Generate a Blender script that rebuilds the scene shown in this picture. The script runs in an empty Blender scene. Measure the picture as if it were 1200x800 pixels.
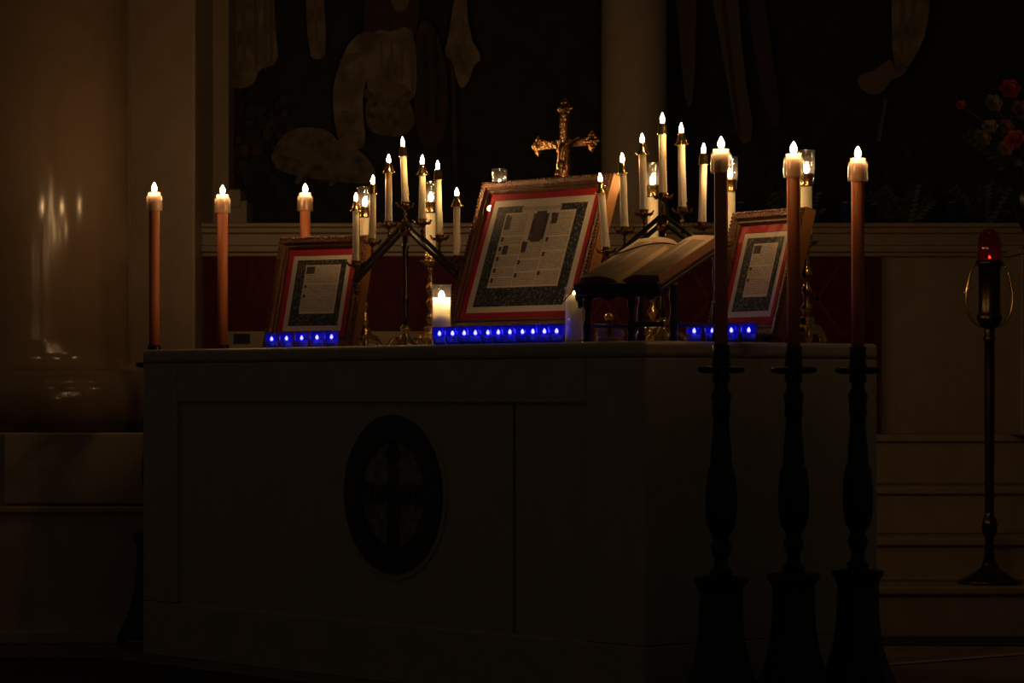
import bpy, math, random
from mathutils import Vector, Matrix, noise
random.seed(7)
sc = bpy.context.scene
C = sc.collection
PI = math.pi
F = 3700.0; HOR = 459.0; CAMZ = 0.862

# ------------------------------------------------------------------ camera
cam_d = bpy.data.cameras.new('camera'); cam = bpy.data.objects.new('camera', cam_d); C.objects.link(cam)
cam.location = (0, 0, CAMZ); cam.rotation_euler = (PI/2, 0, 0)
cam_d.sensor_width = 36; cam_d.lens = F*36/1200; cam_d.shift_y = (HOR-400)/1200
cam_d.clip_start = 0.1; cam_d.clip_end = 100
sc.camera = cam
# ------------------------------------------------------------------ world: the faint glow of the dark church
w = bpy.data.worlds.new('world'); sc.world = w; w.use_nodes = True
w.node_tree.nodes['Background'].inputs[0].default_value = (1.0, 0.78, 0.54, 1)
w.node_tree.nodes['Background'].inputs[1].default_value = 0.0135
FLAME_E = 238.0
sc.view_settings.view_transform = 'Standard'; sc.view_settings.look = 'None'
sc.view_settings.exposure = 0.0; sc.view_settings.gamma = 1; sc.view_settings.use_curve_mapping = False
try:
    sc.cycles.use_denoising = True
    sc.cycles.max_bounces = 8; sc.cycles.transparent_max_bounces = 16
    sc.cycles.caustics_reflective = False; sc.cycles.caustics_refractive = False
    sc.cycles.sample_clamp_indirect = 3.0
    sc.cycles.use_light_tree = True
except Exception: pass

# ------------------------------------------------------------------ materials
def mat(name, col, rough=.6, metal=0, spec=.5, sss=0, sssr=(.02,.01,.004), bump=0, bscale=40, var=0, vscale=8, var2=None, emit=None, es=0, aniso=0):
    m = bpy.data.materials.new(name); m.use_nodes = True
    nt = m.node_tree; b = nt.nodes['Principled BSDF']
    b.inputs['Base Color'].default_value = (*col, 1)
    b.inputs['Roughness'].default_value = rough
    b.inputs['Metallic'].default_value = metal
    b.inputs['Specular IOR Level'].default_value = spec
    if sss:
        b.inputs['Subsurface Weight'].default_value = sss
        b.inputs['Subsurface Radius'].default_value = sssr
        b.inputs['Subsurface Scale'].default_value = 1.0
    tc = nt.nodes.new('ShaderNodeTexCoord')
    if var or var2:
        n = nt.nodes.new('ShaderNodeTexNoise'); n.inputs['Scale'].default_value = vscale; n.inputs['Detail'].default_value = 5
        nt.links.new(tc.outputs['Object'], n.inputs['Vector'])
        r = nt.nodes.new('ShaderNodeValToRGB')
        c2 = var2 if var2 else tuple(x*(1-var) for x in col)
        r.color_ramp.elements[0].color = (*c2, 1); r.color_ramp.elements[0].position = .35
        r.color_ramp.elements[1].color = (*col, 1); r.color_ramp.elements[1].position = .62
        nt.links.new(n.outputs['Fac'], r.inputs['Fac']); nt.links.new(r.outputs['Color'], b.inputs['Base Color'])
    if bump:
        n2 = nt.nodes.new('ShaderNodeTexNoise'); n2.inputs['Scale'].default_value = bscale; n2.inputs['Detail'].default_value = 3
        nt.links.new(tc.outputs['Object'], n2.inputs['Vector'])
        bp = nt.nodes.new('ShaderNodeBump'); bp.inputs['Strength'].default_value = bump; bp.inputs['Distance'].default_value = .01
        nt.links.new(n2.outputs['Fac'], bp.inputs['Height']); nt.links.new(bp.outputs['Normal'], b.inputs['Normal'])
    if emit:
        b.inputs['Emission Color'].default_value = (*emit, 1); b.inputs['Emission Strength'].default_value = es
    return m

def glass(name, tint=(1,1,1), refl=1.0, rough=.03, ior=1.45, body=0.0, bodycol=(1,1,1)):
    """thin glass: tinted see-through, fresnel reflection, an optional milky body"""
    m = bpy.data.materials.new(name); m.use_nodes = True; nt = m.node_tree
    for n in list(nt.nodes):
        if n.type != 'OUTPUT_MATERIAL': nt.nodes.remove(n)
    out = [n for n in nt.nodes if n.type == 'OUTPUT_MATERIAL'][0]
    tr = nt.nodes.new('ShaderNodeBsdfTransparent'); tr.inputs[0].default_value = (*tint, 1)
    gl = nt.nodes.new('ShaderNodeBsdfGlossy'); gl.inputs['Color'].default_value = (refl,)*3+(1,); gl.inputs['Roughness'].default_value = rough
    lw = nt.nodes.new('ShaderNodeLayerWeight'); lw.inputs['Blend'].default_value = .5
    pw = nt.nodes.new('ShaderNodeMath'); pw.operation = 'POWER'; pw.inputs[1].default_value = 4.0
    nt.links.new(lw.outputs['Facing'], pw.inputs[0])
    f0 = ((ior-1)/(ior+1))**2
    fr = nt.nodes.new('ShaderNodeMath'); fr.operation = 'MULTIPLY_ADD'; fr.inputs[1].default_value = 1-f0; fr.inputs[2].default_value = f0
    nt.links.new(pw.outputs[0], fr.inputs[0])
    mx = nt.nodes.new('ShaderNodeMixShader')
    src = tr
    if body:
        tl = nt.nodes.new('ShaderNodeBsdfTranslucent'); tl.inputs[0].default_value = (*bodycol, 1)
        df = nt.nodes.new('ShaderNodeBsdfDiffuse'); df.inputs[0].default_value = (*bodycol, 1)
        m1 = nt.nodes.new('ShaderNodeMixShader'); m1.inputs[0].default_value = .35
        nt.links.new(tl.outputs[0], m1.inputs[1]); nt.links.new(df.outputs[0], m1.inputs[2])
        m2 = nt.nodes.new('ShaderNodeMixShader'); m2.inputs[0].default_value = body
        nt.links.new(tr.outputs[0], m2.inputs[1]); nt.links.new(m1.outputs[0], m2.inputs[2]); src = m2
    nt.links.new(fr.outputs[0], mx.inputs[0]); nt.links.new(src.outputs[0], mx.inputs[1]); nt.links.new(gl.outputs[0], mx.inputs[2])
    nt.links.new(mx.outputs[0], out.inputs[0])
    return m

def emis(name, col, s):
    m = bpy.data.materials.new(name); m.use_nodes = True; nt = m.node_tree
    for n in list(nt.nodes):
        if n.type != 'OUTPUT_MATERIAL': nt.nodes.remove(n)
    out = [n for n in nt.nodes if n.type == 'OUTPUT_MATERIAL'][0]
    e = nt.nodes.new('ShaderNodeEmission'); e.inputs[0].default_value = (*col, 1); e.inputs[1].default_value = s
    nt.links.new(e.outputs[0], out.inputs[0])
    return m

def veined(name, col, vein, scale=3.0, rough=.35, spec=.5):
    m = mat(name, col, rough=rough, spec=spec)
    nt = m.node_tree; b = nt.nodes['Principled BSDF']
    tc = nt.nodes.new('ShaderNodeTexCoord')
    n = nt.nodes.new('ShaderNodeTexNoise'); n.inputs['Scale'].default_value = scale; n.inputs['Detail'].default_value = 9; n.inputs['Distortion'].default_value = 1.8
    nt.links.new(tc.outputs['Object'], n.inputs['Vector'])
    r = nt.nodes.new('ShaderNodeValToRGB')
    r.color_ramp.elements[0].position = .42; r.color_ramp.elements[0].color = (*col, 1)
    r.color_ramp.elements[1].position = .58; r.color_ramp.elements[1].color = (*col, 1)
    e = r.color_ramp.elements.new(.5); e.color = (*vein, 1)
    nt.links.new(n.outputs['Fac'], r.inputs['Fac']); nt.links.new(r.outputs['Color'], b.inputs['Base Color'])
    return m

M = {}
M['wax'] = mat('ivory_wax', (.95,.82,.57), rough=.45, sss=.4, sssr=(.018,.012,.007))
M['wax_orange'] = mat('unbleached_wax', (.62,.20,.07), rough=.5, sss=.35, sssr=(.02,.006,.002))
M['wax_white'] = mat('white_wax', (.93,.86,.74), rough=.5, sss=.9, sssr=(.13,.115,.09))
M['wax_votive'] = mat('votive_wax', (.8,.8,.85), rough=.5, sss=1, sssr=(.04,.04,.05))
M['flame'] = emis('candle_flame', (1.0,.58,.25), FLAME_E)
M['flame_small'] = emis('votive_flame', (1.0,.85,.7), 30)
M['flame_dim'] = emis('sunken_flame', (1.0,.60,.25), 22)
M['flame_red'] = emis('lamp_flame', (1.0,.55,.3), 14)
M['wick'] = mat('wick', (.01,.008,.006), rough=.9)
M['brass'] = mat('polished_brass', (.80,.50,.19), rough=.22, metal=1)
M['brass_dark'] = mat('tarnished_brass', (.26,.135,.052), rough=.24, metal=1, bump=.35, bscale=110)
M['bronze'] = mat('dark_bronze', (.085,.062,.038), rough=.28, metal=1)
M['gold_frame'] = mat('gilt_wood', (.11,.042,.017), rough=.4, metal=.6, bump=.5, bscale=160)
M['gold_side'] = mat('gilt_edge', (.26,.115,.03), rough=.5, metal=.3)
M['glass'] = glass('clear_glass', (.97,.96,.94), ior=1.7, rough=.04, body=.006)
M['glass_thick'] = glass('frosted_glass', (.97,.93,.88), ior=1.5, body=.30, bodycol=(.98,.88,.68), rough=.15)
M['blue_glass'] = glass('cobalt_glass', (.20,.20,.97), ior=1.5, body=.12, bodycol=(.03,.03,.85), rough=.08)
M['blue_dark'] = glass('dark_blue_glass', (.02,.12,.5), ior=1.5, body=.6, bodycol=(.01,.10,.40), rough=.08)
M['red_glass'] = glass('ruby_glass', (.50,.012,.01), ior=1.5, body=.15, bodycol=(.5,.01,.01), rough=.05)
M['pane'] = glass('picture_glass', (1,1,1), ior=1.35, rough=.02)
M['marble'] = veined('cream_marble', (.28,.205,.135), (.25,.18,.115), 2.2, rough=.45)
M['marble_gloss'] = veined('polished_cream_marble', (.17,.12,.075), (.15,.105,.062), 1.6, rough=.14, spec=.20)
M['marble_altar'] = veined('altar_marble', (.50,.43,.33), (.45,.385,.29), 3.5, rough=.4)
M['marble_red'] = veined('red_marble', (.085,.010,.012), (.06,.008,.010), 5, rough=.6, spec=.12)
M['marble_inlay'] = mat('red_marble_inlay', (.11,.024,.02), rough=.6, spec=.12)
M['marble_pedestal'] = veined('pedestal_marble', (.60,.45,.32), (.54,.40,.28), 2.2, rough=.5)
M['black_marble'] = mat('black_marble', (.012,.012,.014), rough=.25, var=.4, vscale=30)
M['mosaic'] = mat('grey_mosaic', (.30,.27,.22), rough=.5, var2=(.15,.13,.11), vscale=45)
M['joint'] = mat('dark_joint', (.10,.08,.055), rough=.8)
M['floor'] = veined('floor_marble', (.22,.15,.09), (.14,.09,.055), 1.5, rough=.5)
M['floor_dark'] = mat('dark_carpet', (.02,.012,.010), rough=.95, bump=.3, bscale=300)
M['floor_line'] = mat('pale_inlay', (.40,.31,.20), rough=.5)
M['wood_black'] = mat('ebonised_wood', (.012,.010,.009), rough=.35, bump=.1, bscale=50, spec=.35)
M['wood_dark'] = mat('dark_walnut', (.030,.013,.007), rough=.4, bump=.15, bscale=60)
M['red_mat'] = mat('red_velvet_mat', (.55,.015,.02), rough=.8, var=.2, vscale=120)
M['ivory'] = mat('ivory_paper', (.86,.75,.55), rough=.75)
M['page'] = mat('book_paper', (.58,.40,.22), rough=.85, bump=.15, bscale=200)
M['page_edge'] = mat('red_page_edge', (.34,.15,.07), rough=.7)
M['leather'] = mat('dark_leather', (.016,.010,.008), rough=.5)
M['ribbon'] = mat('dark_ribbon', (.03,.01,.01), rough=.6)
M['initial'] = mat('initial_ink', (.035,.035,.04), rough=.7, var2=(.16,.06,.04), vscale=260)
M['back_board'] = mat('backing_board', (.05,.03,.02), rough=.8)

def text_mat():
    m = mat('printed_text', (.7,.6,.42), rough=.75); nt = m.node_tree; b = nt.nodes['Principled BSDF']
    tc = nt.nodes.new('ShaderNodeTexCoord'); mp = nt.nodes.new('ShaderNodeMapping')
    mp.inputs['Rotation'].default_value = (PI/2, 0, 0)
    nt.links.new(tc.outputs['Object'], mp.inputs['Vector'])
    br = nt.nodes.new('ShaderNodeTexBrick')
    br.inputs['Color1'].default_value = (.34,.28,.19,1); br.inputs['Color2'].default_value = (.62,.52,.36,1); br.inputs['Mortar'].default_value = (.84,.73,.52,1)
    br.inputs['Scale'].default_value = 1; br.inputs['Mortar Size'].default_value = .0011
    br.inputs['Brick Width'].default_value = .012; br.inputs['Row Height'].default_value = .0052
    nt.links.new(mp.outputs[0], br.inputs['Vector']); nt.links.new(br.outputs['Color'], b.inputs['Base Color'])
    return m
M['text'] = text_mat()
def ornament_mat():
    m = mat('illuminated_border', (.05,.06,.05), rough=.7); nt = m.node_tree; b = nt.nodes['Principled BSDF']
    tc = nt.nodes.new('ShaderNodeTexCoord'); v = nt.nodes.new('ShaderNodeTexVoronoi'); v.inputs['Scale'].default_value = 95
    nt.links.new(tc.outputs['Object'], v.inputs['Vector'])
    r = nt.nodes.new('ShaderNodeValToRGB'); cr = r.color_ramp
    cr.elements[0].position = 0; cr.elements[0].color = (.40,.30,.15,1)
    cr.elements[1].position = .75; cr.elements[1].color = (.016,.022,.020,1)
    e = cr.elements.new(.28); e.color = (.14,.11,.06,1)
    e = cr.elements.new(.42); e.color = (.035,.05,.045,1)
    nt.links.new(v.outputs['Distance'], r.inputs['Fac'])
    nt.links.new(r.outputs['Color'], b.inputs['Base Color'])
    return m
M['ornament'] = ornament_mat()

# ------------------------------------------------------------------ mesh builder
class MB:
    def __init__(s): s.v = []; s.f = []; s.m = []; s.sm = []
    def add(s, vs, fs, mi=0, smooth=False, T=None):
        o = len(s.v)
        for p in vs:
            p = Vector(p)
            s.v.append(T @ p if T is not None else p)
        for f in fs:
            s.f.append([o+i for i in f]); s.m.append(mi); s.sm.append(smooth)
        return s
    def box(s, a, b, mi=0, T=None):
        x0,y0,z0 = a; x1,y1,z1 = b
        vs = [(x0,y0,z0),(x1,y0,z0),(x1,y1,z0),(x0,y1,z0),(x0,y0,z1),(x1,y0,z1),(x1,y1,z1),(x0,y1,z1)]
        fs = [(3,2,1,0),(4,5,6,7),(0,1,5,4),(1,2,6,5),(2,3,7,6),(3,0,4,7)]
        return s.add(vs, fs, mi, False, T)
    def lathe(s, prof, seg=24, c=(0,0,0), mi=0, smooth=True, T=None, lobes=0, amp=0, cap=True):
        vs = []; fs = []; n = len(prof)
        for (r, z) in prof:
            for k in range(seg):
                a = 2*PI*k/seg
                rr = r*(1+amp*math.cos(lobes*a)) if lobes else r
                vs.append((c[0]+rr*math.cos(a), c[1]+rr*math.sin(a), c[2]+z))
        for i in range(n-1):
            for k in range(seg):
                fs.append((i*seg+k, i*seg+(k+1)%seg, (i+1)*seg+(k+1)%seg, (i+1)*seg+k))
        if cap and prof[0][0] > 1e-5: fs.append(tuple(range(seg-1, -1, -1)))
        if cap and prof[-1][0] > 1e-5: fs.append(tuple((n-1)*seg+k for k in range(seg)))
        return s.add(vs, fs, mi, smooth, T)
    def tube(s, pts, rad, seg=8, mi=0, T=None, smooth=True):
        pts = [Vector(p) for p in pts]; n = len(pts)
        rs = rad if isinstance(rad, (list, tuple)) else [rad]*n
        vs = []; fs = []; prev = None
        for i, p in enumerate(pts):
            d = (pts[min(i+1, n-1)] - pts[max(i-1, 0)]).normalized()
            if prev is None:
                up = Vector((0,0,1)) if abs(d.z) < .9 else Vector((1,0,0)); a = d.cross(up).normalized()
            else:
                a = (prev - d*prev.dot(d)).normalized()
            prev = a; b = d.cross(a)
            for k in range(seg):
                t = 2*PI*k/seg; vs.append(p + (a*math.cos(t)+b*math.sin(t))*rs[i])
        for i in range(n-1):
            for k in range(seg):
                fs.append((i*seg+k, i*seg+(k+1)%seg, (i+1)*seg+(k+1)%seg, (i+1)*seg+k))
        fs.append(tuple(range(seg-1,-1,-1))); fs.append(tuple((n-1)*seg+k for k in range(seg)))
        return s.add(vs, fs, mi, smooth, T)
    def sphere(s, c, r, seg=12, mi=0, T=None, sc_=(1,1,1)):
        n = max(5, seg//2+1)
        vs = []; fs = []
        for i in range(n):
            ph = PI*i/(n-1)
            for k in range(seg):
                a = 2*PI*k/seg
                vs.append((c[0]+r*sc_[0]*math.sin(ph)*math.cos(a), c[1]+r*sc_[1]*math.sin(ph)*math.sin(a), c[2]-r*sc_[2]*math.cos(ph)))
        for i in range(n-1):
            for k in range(seg): fs.append((i*seg+k, i*seg+(k+1)%seg, (i+1)*seg+(k+1)%seg, (i+1)*seg+k))
        return s.add(vs, fs, mi, True, T)
    def prism(s, pts, y0, y1, mi=0, T=None):
        """outline in x,z extruded along y"""
        n = len(pts)
        vs = [(p[0], y0, p[1]) for p in pts] + [(p[0], y1, p[1]) for p in pts]
        fs = [tuple(range(n)), tuple(range(2*n-1, n-1, -1))]
        for i in range(n):
            j = (i+1) % n; fs.append((i, n+i, n+j, j))
        return s.add(vs, fs, mi, False, T)
    def build(s, name, mats, parent=None, bevel=0, loc=(0,0,0), rot=(0,0,0), bseg=2):
        me = bpy.data.meshes.new(name)
        me.from_pydata([tuple(v) for v in s.v], [], s.f)
        if not isinstance(mats, (list, tuple)): mats = [mats]
        for m in mats: me.materials.append(m)
        me.polygons.foreach_set('material_index', s.m); me.polygons.foreach_set('use_smooth', s.sm)
        me.update()
        import bmesh
        bm = bmesh.new(); bm.from_mesh(me)
        bmesh.ops.remove_doubles(bm, verts=bm.verts, dist=1e-6) if not bevel else None
        bmesh.ops.recalc_face_normals(bm, faces=bm.faces)
        bm.to_mesh(me); bm.free()
        o = bpy.data.objects.new(name, me); C.objects.link(o)
        o.location = loc; o.rotation_euler = rot
        if parent: o.parent = parent
        if bevel:
            b = o.modifiers.new('bevel', 'BEVEL'); b.width = bevel; b.segments = bseg; b.limit_method = 'ANGLE'
        return o

def empty(name, loc=(0,0,0), rz=0, rx=0, ry=0):
    o = bpy.data.objects.new(name, None); C.objects.link(o); o.empty_display_size = .05
    o.location = loc; o.rotation_euler = (rx, ry, rz); return o
def tag(o, label, cat, group=None):
    o['label'] = label; o['category'] = cat
    if group: o['group'] = group
    return o
def struct(o): o['kind'] = 'structure'; return o
def copy_tree(o, parent=None):
    c = o.copy(); C.objects.link(c); c.parent = parent
    for ch in list(o.children): copy_tree(ch, c)
    return c

# ------------------------------------------------------------------ where things stand
YAW = math.radians(-50.4)
def A(u, v, z=1.0):
    """altar frame: u along the front from its near corner, v back from the front"""
    return Vector((.356-.637*u+.771*v, 8.5+.771*u+.637*v, z))
def xz(px, py, Y): return ((px-600)/F*Y, CAMZ+(HOR-py)*Y/F)

# ================================================================== SETTING
struct(MB().box((-6,6,-.06),(7,13.6,0)).build('floor', M['floor']))
# dark carpet strip before the altar and the pale inlay line of the floor
m = MB(); m.add([(-3.2,8.0,.002),(.55,7.6,.002),(.25,8.33,.002),(-1.35,10.25,.002),(-3.2,10.25,.002)], [(0,1,2,3,4)])
struct(m.build('floor_carpet', M['floor_dark']))
m = MB()
p0 = Vector((1.15,9.9,.003)); d = Vector((.771,.637,0)); n_ = Vector((-.637,.771,0))
m.add([p0, p0+d*1.6, p0+d*1.6+n_*.05, p0+n_*.05], [(0,1,2,3)])
struct(m.build('trim_1', M['floor_line']))
m = MB(); m.add([(1.1,10.75,.003),(3,10.55,.003),(3,11.1,.003),(1.1,11.1,.003)], [(0,1,2,3)])
struct(m.build('trim_2', M['floor_dark']))

# altar steps of the far wall
for i, (y, z0, z1) in enumerate([(11.10,0,.178),(11.40,.178,.335),(11.70,.335,.511),(12.00,.511,.700)]):
    m = MB().box((-.45,y,z0),(4.2,13.2,z1))
    m.box((-.45,y-.018,z1-.028),(4.2,y,z1))
    struct(m.build('floor_step', M['marble'], bevel=.006))
# reredos dado: pale marble field, red panels, moulded shelf
m = MB()
m.box((-2.6,12.32,0),(4.2,13.3,1.39))
struct(m.build('wall_back', M['marble']))
LEDX0 = xz(230,0,12.3)[0]
m = MB()
for (a, b, y) in ((1.500,1.517,12.235),(1.478,1.500,12.25),(1.43,1.478,12.275),(1.405,1.43,12.262),(1.388,1.405,12.285)):
    m.box((LEDX0, y, a), (4.2, 13.0, b))
struct(m.build('trim_3', M['marble'], bevel=.004))
# lower plinth strip at the left, and the small socket on it
x0, z1 = xz(262,388,12.29); 
struct(MB().box((x0,12.27,.0),(-.2,12.32,z1)).build('trim_4', M['marble'], bevel=.004))
xa, za = xz(274,402,12.26); xb, zb = xz(293,391,12.26)
m = MB().box((xa,12.258,za),(xb,12.27,zb)); m.box((xa+.012,12.253,za+.012),(xb-.012,12.259,zb-.012))
tag(m.build('wall_socket', M['black_marble'], bevel=.002), 'small dark rectangular socket low on the pale wall behind left candles', 'socket')
# red marble panels
def red_panel(px0, px1, py0, py1, dia=True):
    Y = 12.30; x0, z1 = xz(px0, py0, Y); x1, z0 = xz(px1, py1, Y)
    m = MB().box((x0, Y, z0), (x1, Y+.02, z1))
    if dia:
        nx = max(1, round((x1-x0)/.2)); wd = (x1-x0)/nx; cz = (1.39+1.06)/2; h = .15; t = .006
        for k in range(nx):
            cx = x0+wd*(k+.5)
            for sx in (-1, 1):
                for sz in (-1, 1):
                    a = Vector((cx+sx*wd*.5, 0, cz)); b = Vector((cx, 0, cz+sz*h))
                    n2 = (b-a).normalized(); q = Vector((-n2.z, 0, n2.x))*t
                    m.add([(p.x, Y-.002, p.z) for p in (a-q, b-q, b+q, a+q)], [(0,1,2,3)], 1)
    return struct(m.build('wall_panel', [M['marble_red'], M['marble_inlay']]))
red_panel(230, 640, 301, 430, False)
red_panel(645, 1020, 301, 512)
struct(MB().box((xz(1022,0,12.3)[0],12.285,.7),(xz(1031,0,12.3)[0],12.32,1.385)).build('trim_5', M['marble_red']))
# pale pilaster between column and panels
m = MB(); m.box((-2.6,12.0,0),(xz(229,0,12.0)[0],12.9,3.2))
struct(m.build('wall_left', M['marble'], bevel=.01))
# niche jamb with its little stepped foot
Yj = 12.7
xa, za = xz(200,262,Yj); xb, zb = xz(268,235,Yj); xc, _ = xz(290,262,Yj)
m = MB().box((xa,Yj,za-.03),(xb,13.0,3.2)); m.box((xb-.01,Yj-.02,za-.03),(xc,13.0,zb)); m.box((xb-.01,Yj-.03,zb-.03),(xc-.025,13.0,zb+.045))
struct(m.build('trim_6', M['marble'], bevel=.006))

# ---- column on its pedestal at the far left
CX, CY = -1.872, 11.5
zc = lambda py, Y=11.05: CAMZ+(HOR-py)*Y/F
m = MB()
def col(*p): m.lathe([(r, zc(y)) for r, y in p], 96, (CX,CY,0), cap=False)
col((.600,507),(.612,504),(.612,500)); col((.612,500),(.622,497),(.630,488),(.633,475),(.629,461),(.617,451),(.600,447))
col((.600,447),(.600,441)); col((.600,441),(.578,441)); col((.578,441),(.578,435)); col((.578,435),(.566,433),(.552,433))
col((.552,433),(.516,429),(.500,423),(.490,412),(.485,395),(.483,360),(.482,250),(.479,100),(.477,-120))
struct(m.build('wall_column', M['marble_gloss']))
PXR = -1.215
m = MB()
m.box((xz(4,0,10.84)[0]-1.2,10.88,0),(PXR-.03,12.1,zc(506)))
m.box((xz(4,0,10.84)[0],10.84,CAMZ-(590-HOR)*10.84/F),(PXR-.01,12.1,zc(506)))
m.box((-3.0,10.82,CAMZ-(601-HOR)*10.82/F),(PXR+.0,12.1,CAMZ-(593-HOR)*10.82/F))
m.box((-3.0,10.84,.04),(PXR-.01,12.1,CAMZ-(601-HOR)*10.82/F))
m.box((-3.0,10.80,0),(PXR+.0,12.1,.045))
struct(m.build('wall_pedestal', M['marble_pedestal'], bevel=.006))

# ---- painted mural behind (flat painting on the niche wall) and the half column
MY = 12.95
def hexcol(c): return tuple(c)
mm = [mat('mural_ground', (.016,.014,.010), rough=.85, var2=(.007,.007,.006), vscale=14),
      mat('mural_robe', (.215,.155,.105), rough=.85, var2=(.095,.068,.045), vscale=11),
      mat('mural_robe_fold', (.13,.095,.065), rough=.85),
      mat('mural_skin', (.14,.085,.05), rough=.85),
      mat('mural_cloak', (.045,.026,.018), rough=.85, var=.4, vscale=20),
      mat('mural_fleece', (.15,.115,.08), rough=.85, var2=(.05,.038,.026), vscale=20),
      mat('mural_green', (.022,.024,.013), rough=.85, var2=(.010,.011,.007), vscale=40),
      mat('mural_rose', (.06,.03,.022), rough=.85, var2=(.05,.03,.02), vscale=50),
      mat('mural_gold', (.075,.055,.03), rough=.85)]
mu = MB()
xl, zt = xz(255,-40,MY); xr, zbm = xz(1260,275,MY)
mu.box((xl,MY,zbm),(xr,MY+.05,zt), 0)
layer = [0]
def paint(pts, mi, smooth=2):
    layer[0] += 1
    P = [xz(a, b, MY) for a, b in pts]
    for _ in range(smooth):
        Q = []
        for i in range(len(P)):
            a, b = P[i], P[(i+1) % len(P)]
            Q.append((a[0]*.75+b[0]*.25, a[1]*.75+b[1]*.25)); Q.append((a[0]*.25+b[0]*.75, a[1]*.25+b[1]*.75))
        P = Q
    y = MY-.0004*layer[0]
    from mathutils.geometry import tessellate_polygon
    tri = tessellate_polygon([[Vector((p[0], 0, p[1])) for p in P]])
    mu.add([(p[0], y, p[1]) for p in P], [tuple(t) for t in tri], mi)
def blob(cx, cy, r, mi, k=7):
    paint([(cx+r*random.uniform(.7,1.15)*math.cos(2*PI*i/k), cy+r*random.uniform(.7,1.15)*math.sin(2*PI*i/k)) for i in range(k)], mi)
for i in range(70):
    blob(random.uniform(560,1200), random.uniform(150,262), random.uniform(5,13), 6)
for i in range(16): blob(random.uniform(272,345), random.uniform(112,195), random.uniform(4,8), 7)
for i in range(20): blob(random.uniform(272,345), random.uniform(110,230), random.uniform(5,9), 6)
paint([(266,-30),(321,-30),(324,40),(328,76),(304,82),(300,98),(286,105),(272,104),(266,97)], 1, 1)
for a in (283,298,309): paint([(a,-30),(a+5,-30),(a+7,60),(a+3,92),(a+1,60)], 2, 1)
paint([(358,-30),(379,-30),(384,66),(373,72),(362,66)], 1, 1)
paint([(367,-30),(371,-30),(374,60),(371,64)], 2, 1)
paint([(322,197),(321,176),(335,156),(356,149),(385,152),(400,170),(425,178),(442,200),(440,218),(400,214),(370,211),(340,205)], 5)
paint([(330,182),(350,170),(380,186),(410,200),(380,196),(350,188)], 2)
paint([(488,30),(505,22),(520,60),(526,110),(522,165),(500,180),(486,150),(486,80)], 4)
paint([(428,-20),(490,-20),(492,30),(478,60),(462,50),(448,40),(424,48),(428,20)], 4)
paint([(456,-20),(480,-20),(480,8),(471,17),(460,12)], 3)
paint([(436,34),(460,40),(478,30),(487,50),(489,85),(487,118),(470,122),(432,116),(430,85)], 1)
for a in (446,458,470): paint([(a,48),(a+3,46),(a+4,85),(a+1,104),(a-1,80)], 2, 1)
paint([(438,34),(412,46),(399,74),(390,106),(392,140),(398,170),(412,180),(430,172),(427,142),(425,116),(432,88),(440,60)], 1)
paint([(404,95),(424,100),(424,106),(404,102)], 2, 1); paint([(400,130),(424,134),(424,139),(402,136)], 2, 1); paint([(402,150),(424,156),(424,160),(403,156)], 2, 1)
paint([(428,118),(446,107),(470,110),(484,126),(488,148),(472,162),(446,160),(430,152)], 5)
paint([(440,112),(430,104),(426,112),(433,120)], 5, 1); paint([(470,112),(482,106),(486,114),(478,122)], 5, 1)
paint([(436,122),(442,120),(444,126),(438,127)], 4, 1); paint([(432,134),(441,136),(438,141)], 4, 1)
paint([(438,100),(452,96),(474,100),(484,108),(470,108),(446,108)], 3, 1)
for a, b in ((300,30),(276,40),(318,30)): paint([(a,b-60),(a+3,b-60),(a+4,b+40),(a+1,b+52)], 2, 1)
paint([(326,176),(318,182),(320,192),(332,196),(338,186)], 5, 1); paint([(350,205),(346,216),(352,217),(358,207)], 5, 1); paint([(388,210),(386,219),(392,219),(396,211)], 5, 1)
paint([(398,70),(420,62),(428,66),(402,80)], 2, 1); paint([(394,108),(412,104),(424,110),(398,116)], 2, 1)
paint([(478,36),(483,34),(486,60),(487,110),(482,108),(481,70)], 2, 1)
for a in (496,508): paint([(a,40),(a+4,44),(a+9,110),(a+4,160),(a+1,110)], 0, 1)
paint([(528,50),(533,50),(537,240),(532,240)], 4, 0)
paint([(537,-30),(545,-30),(550,44),(566,70),(555,78),(552,92),(542,108),(535,95),(531,72),(520,66),(526,46)], 1, 1)
paint([(541,20),(544,20),(547,60),(555,72),(544,76),(540,60)], 2, 1)
paint([(788,-30),(816,-30),(813,118),(803,132),(796,60)], 8, 1)
paint([(828,-30),(862,-30),(870,80),(884,165),(864,172),(850,90)], 8, 1)
paint([(840,-30),(846,-30),(858,80),(868,165),(862,150),(850,60)], 4, 1)
paint([(872,-30),(890,-30),(905,70),(915,150),(900,150),(882,60)], 4, 1)
paint([(1034,118),(1038,118),(1030,168),(1025,168)], 8, 0)
paint([(1042,68),(1048,88),(1040,100),(1029,113),(1012,111),(1002,98),(1006,89),(1024,84)], 3)
paint([(1040,84),(1064,80),(1056,90),(1042,96)], 3, 1)
paint([(1042,-30),(1090,-30),(1085,36),(1070,70),(1058,84),(1044,87)], 1, 1)
paint([(1055,-30),(1059,-30),(1058,40),(1054,78),(1052,40)], 2, 1); paint([(1070,-30),(1075,-30),(1070,30),(1062,66),(1064,30)], 2, 1)
mo = mu.build('mural', mm)
tag(mo, 'dark painted mural of robed figures with a lamb behind the altar', 'painting')
# half column dividing the mural
xm, _ = xz(743.5,0,12.72)
M['marble_pale'] = veined('pale_column_marble', (.36,.28,.19), (.33,.25,.165), 2.0, rough=.4)
m = MB(); m.lathe([(.165,1.517),(.165,1.54),(.15,1.56),(.14,1.60),(.133,1.66),(.131,3.2)], 48, (xm,12.77,0))
struct(m.build('trim_7', M['marble_pale']))
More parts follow.
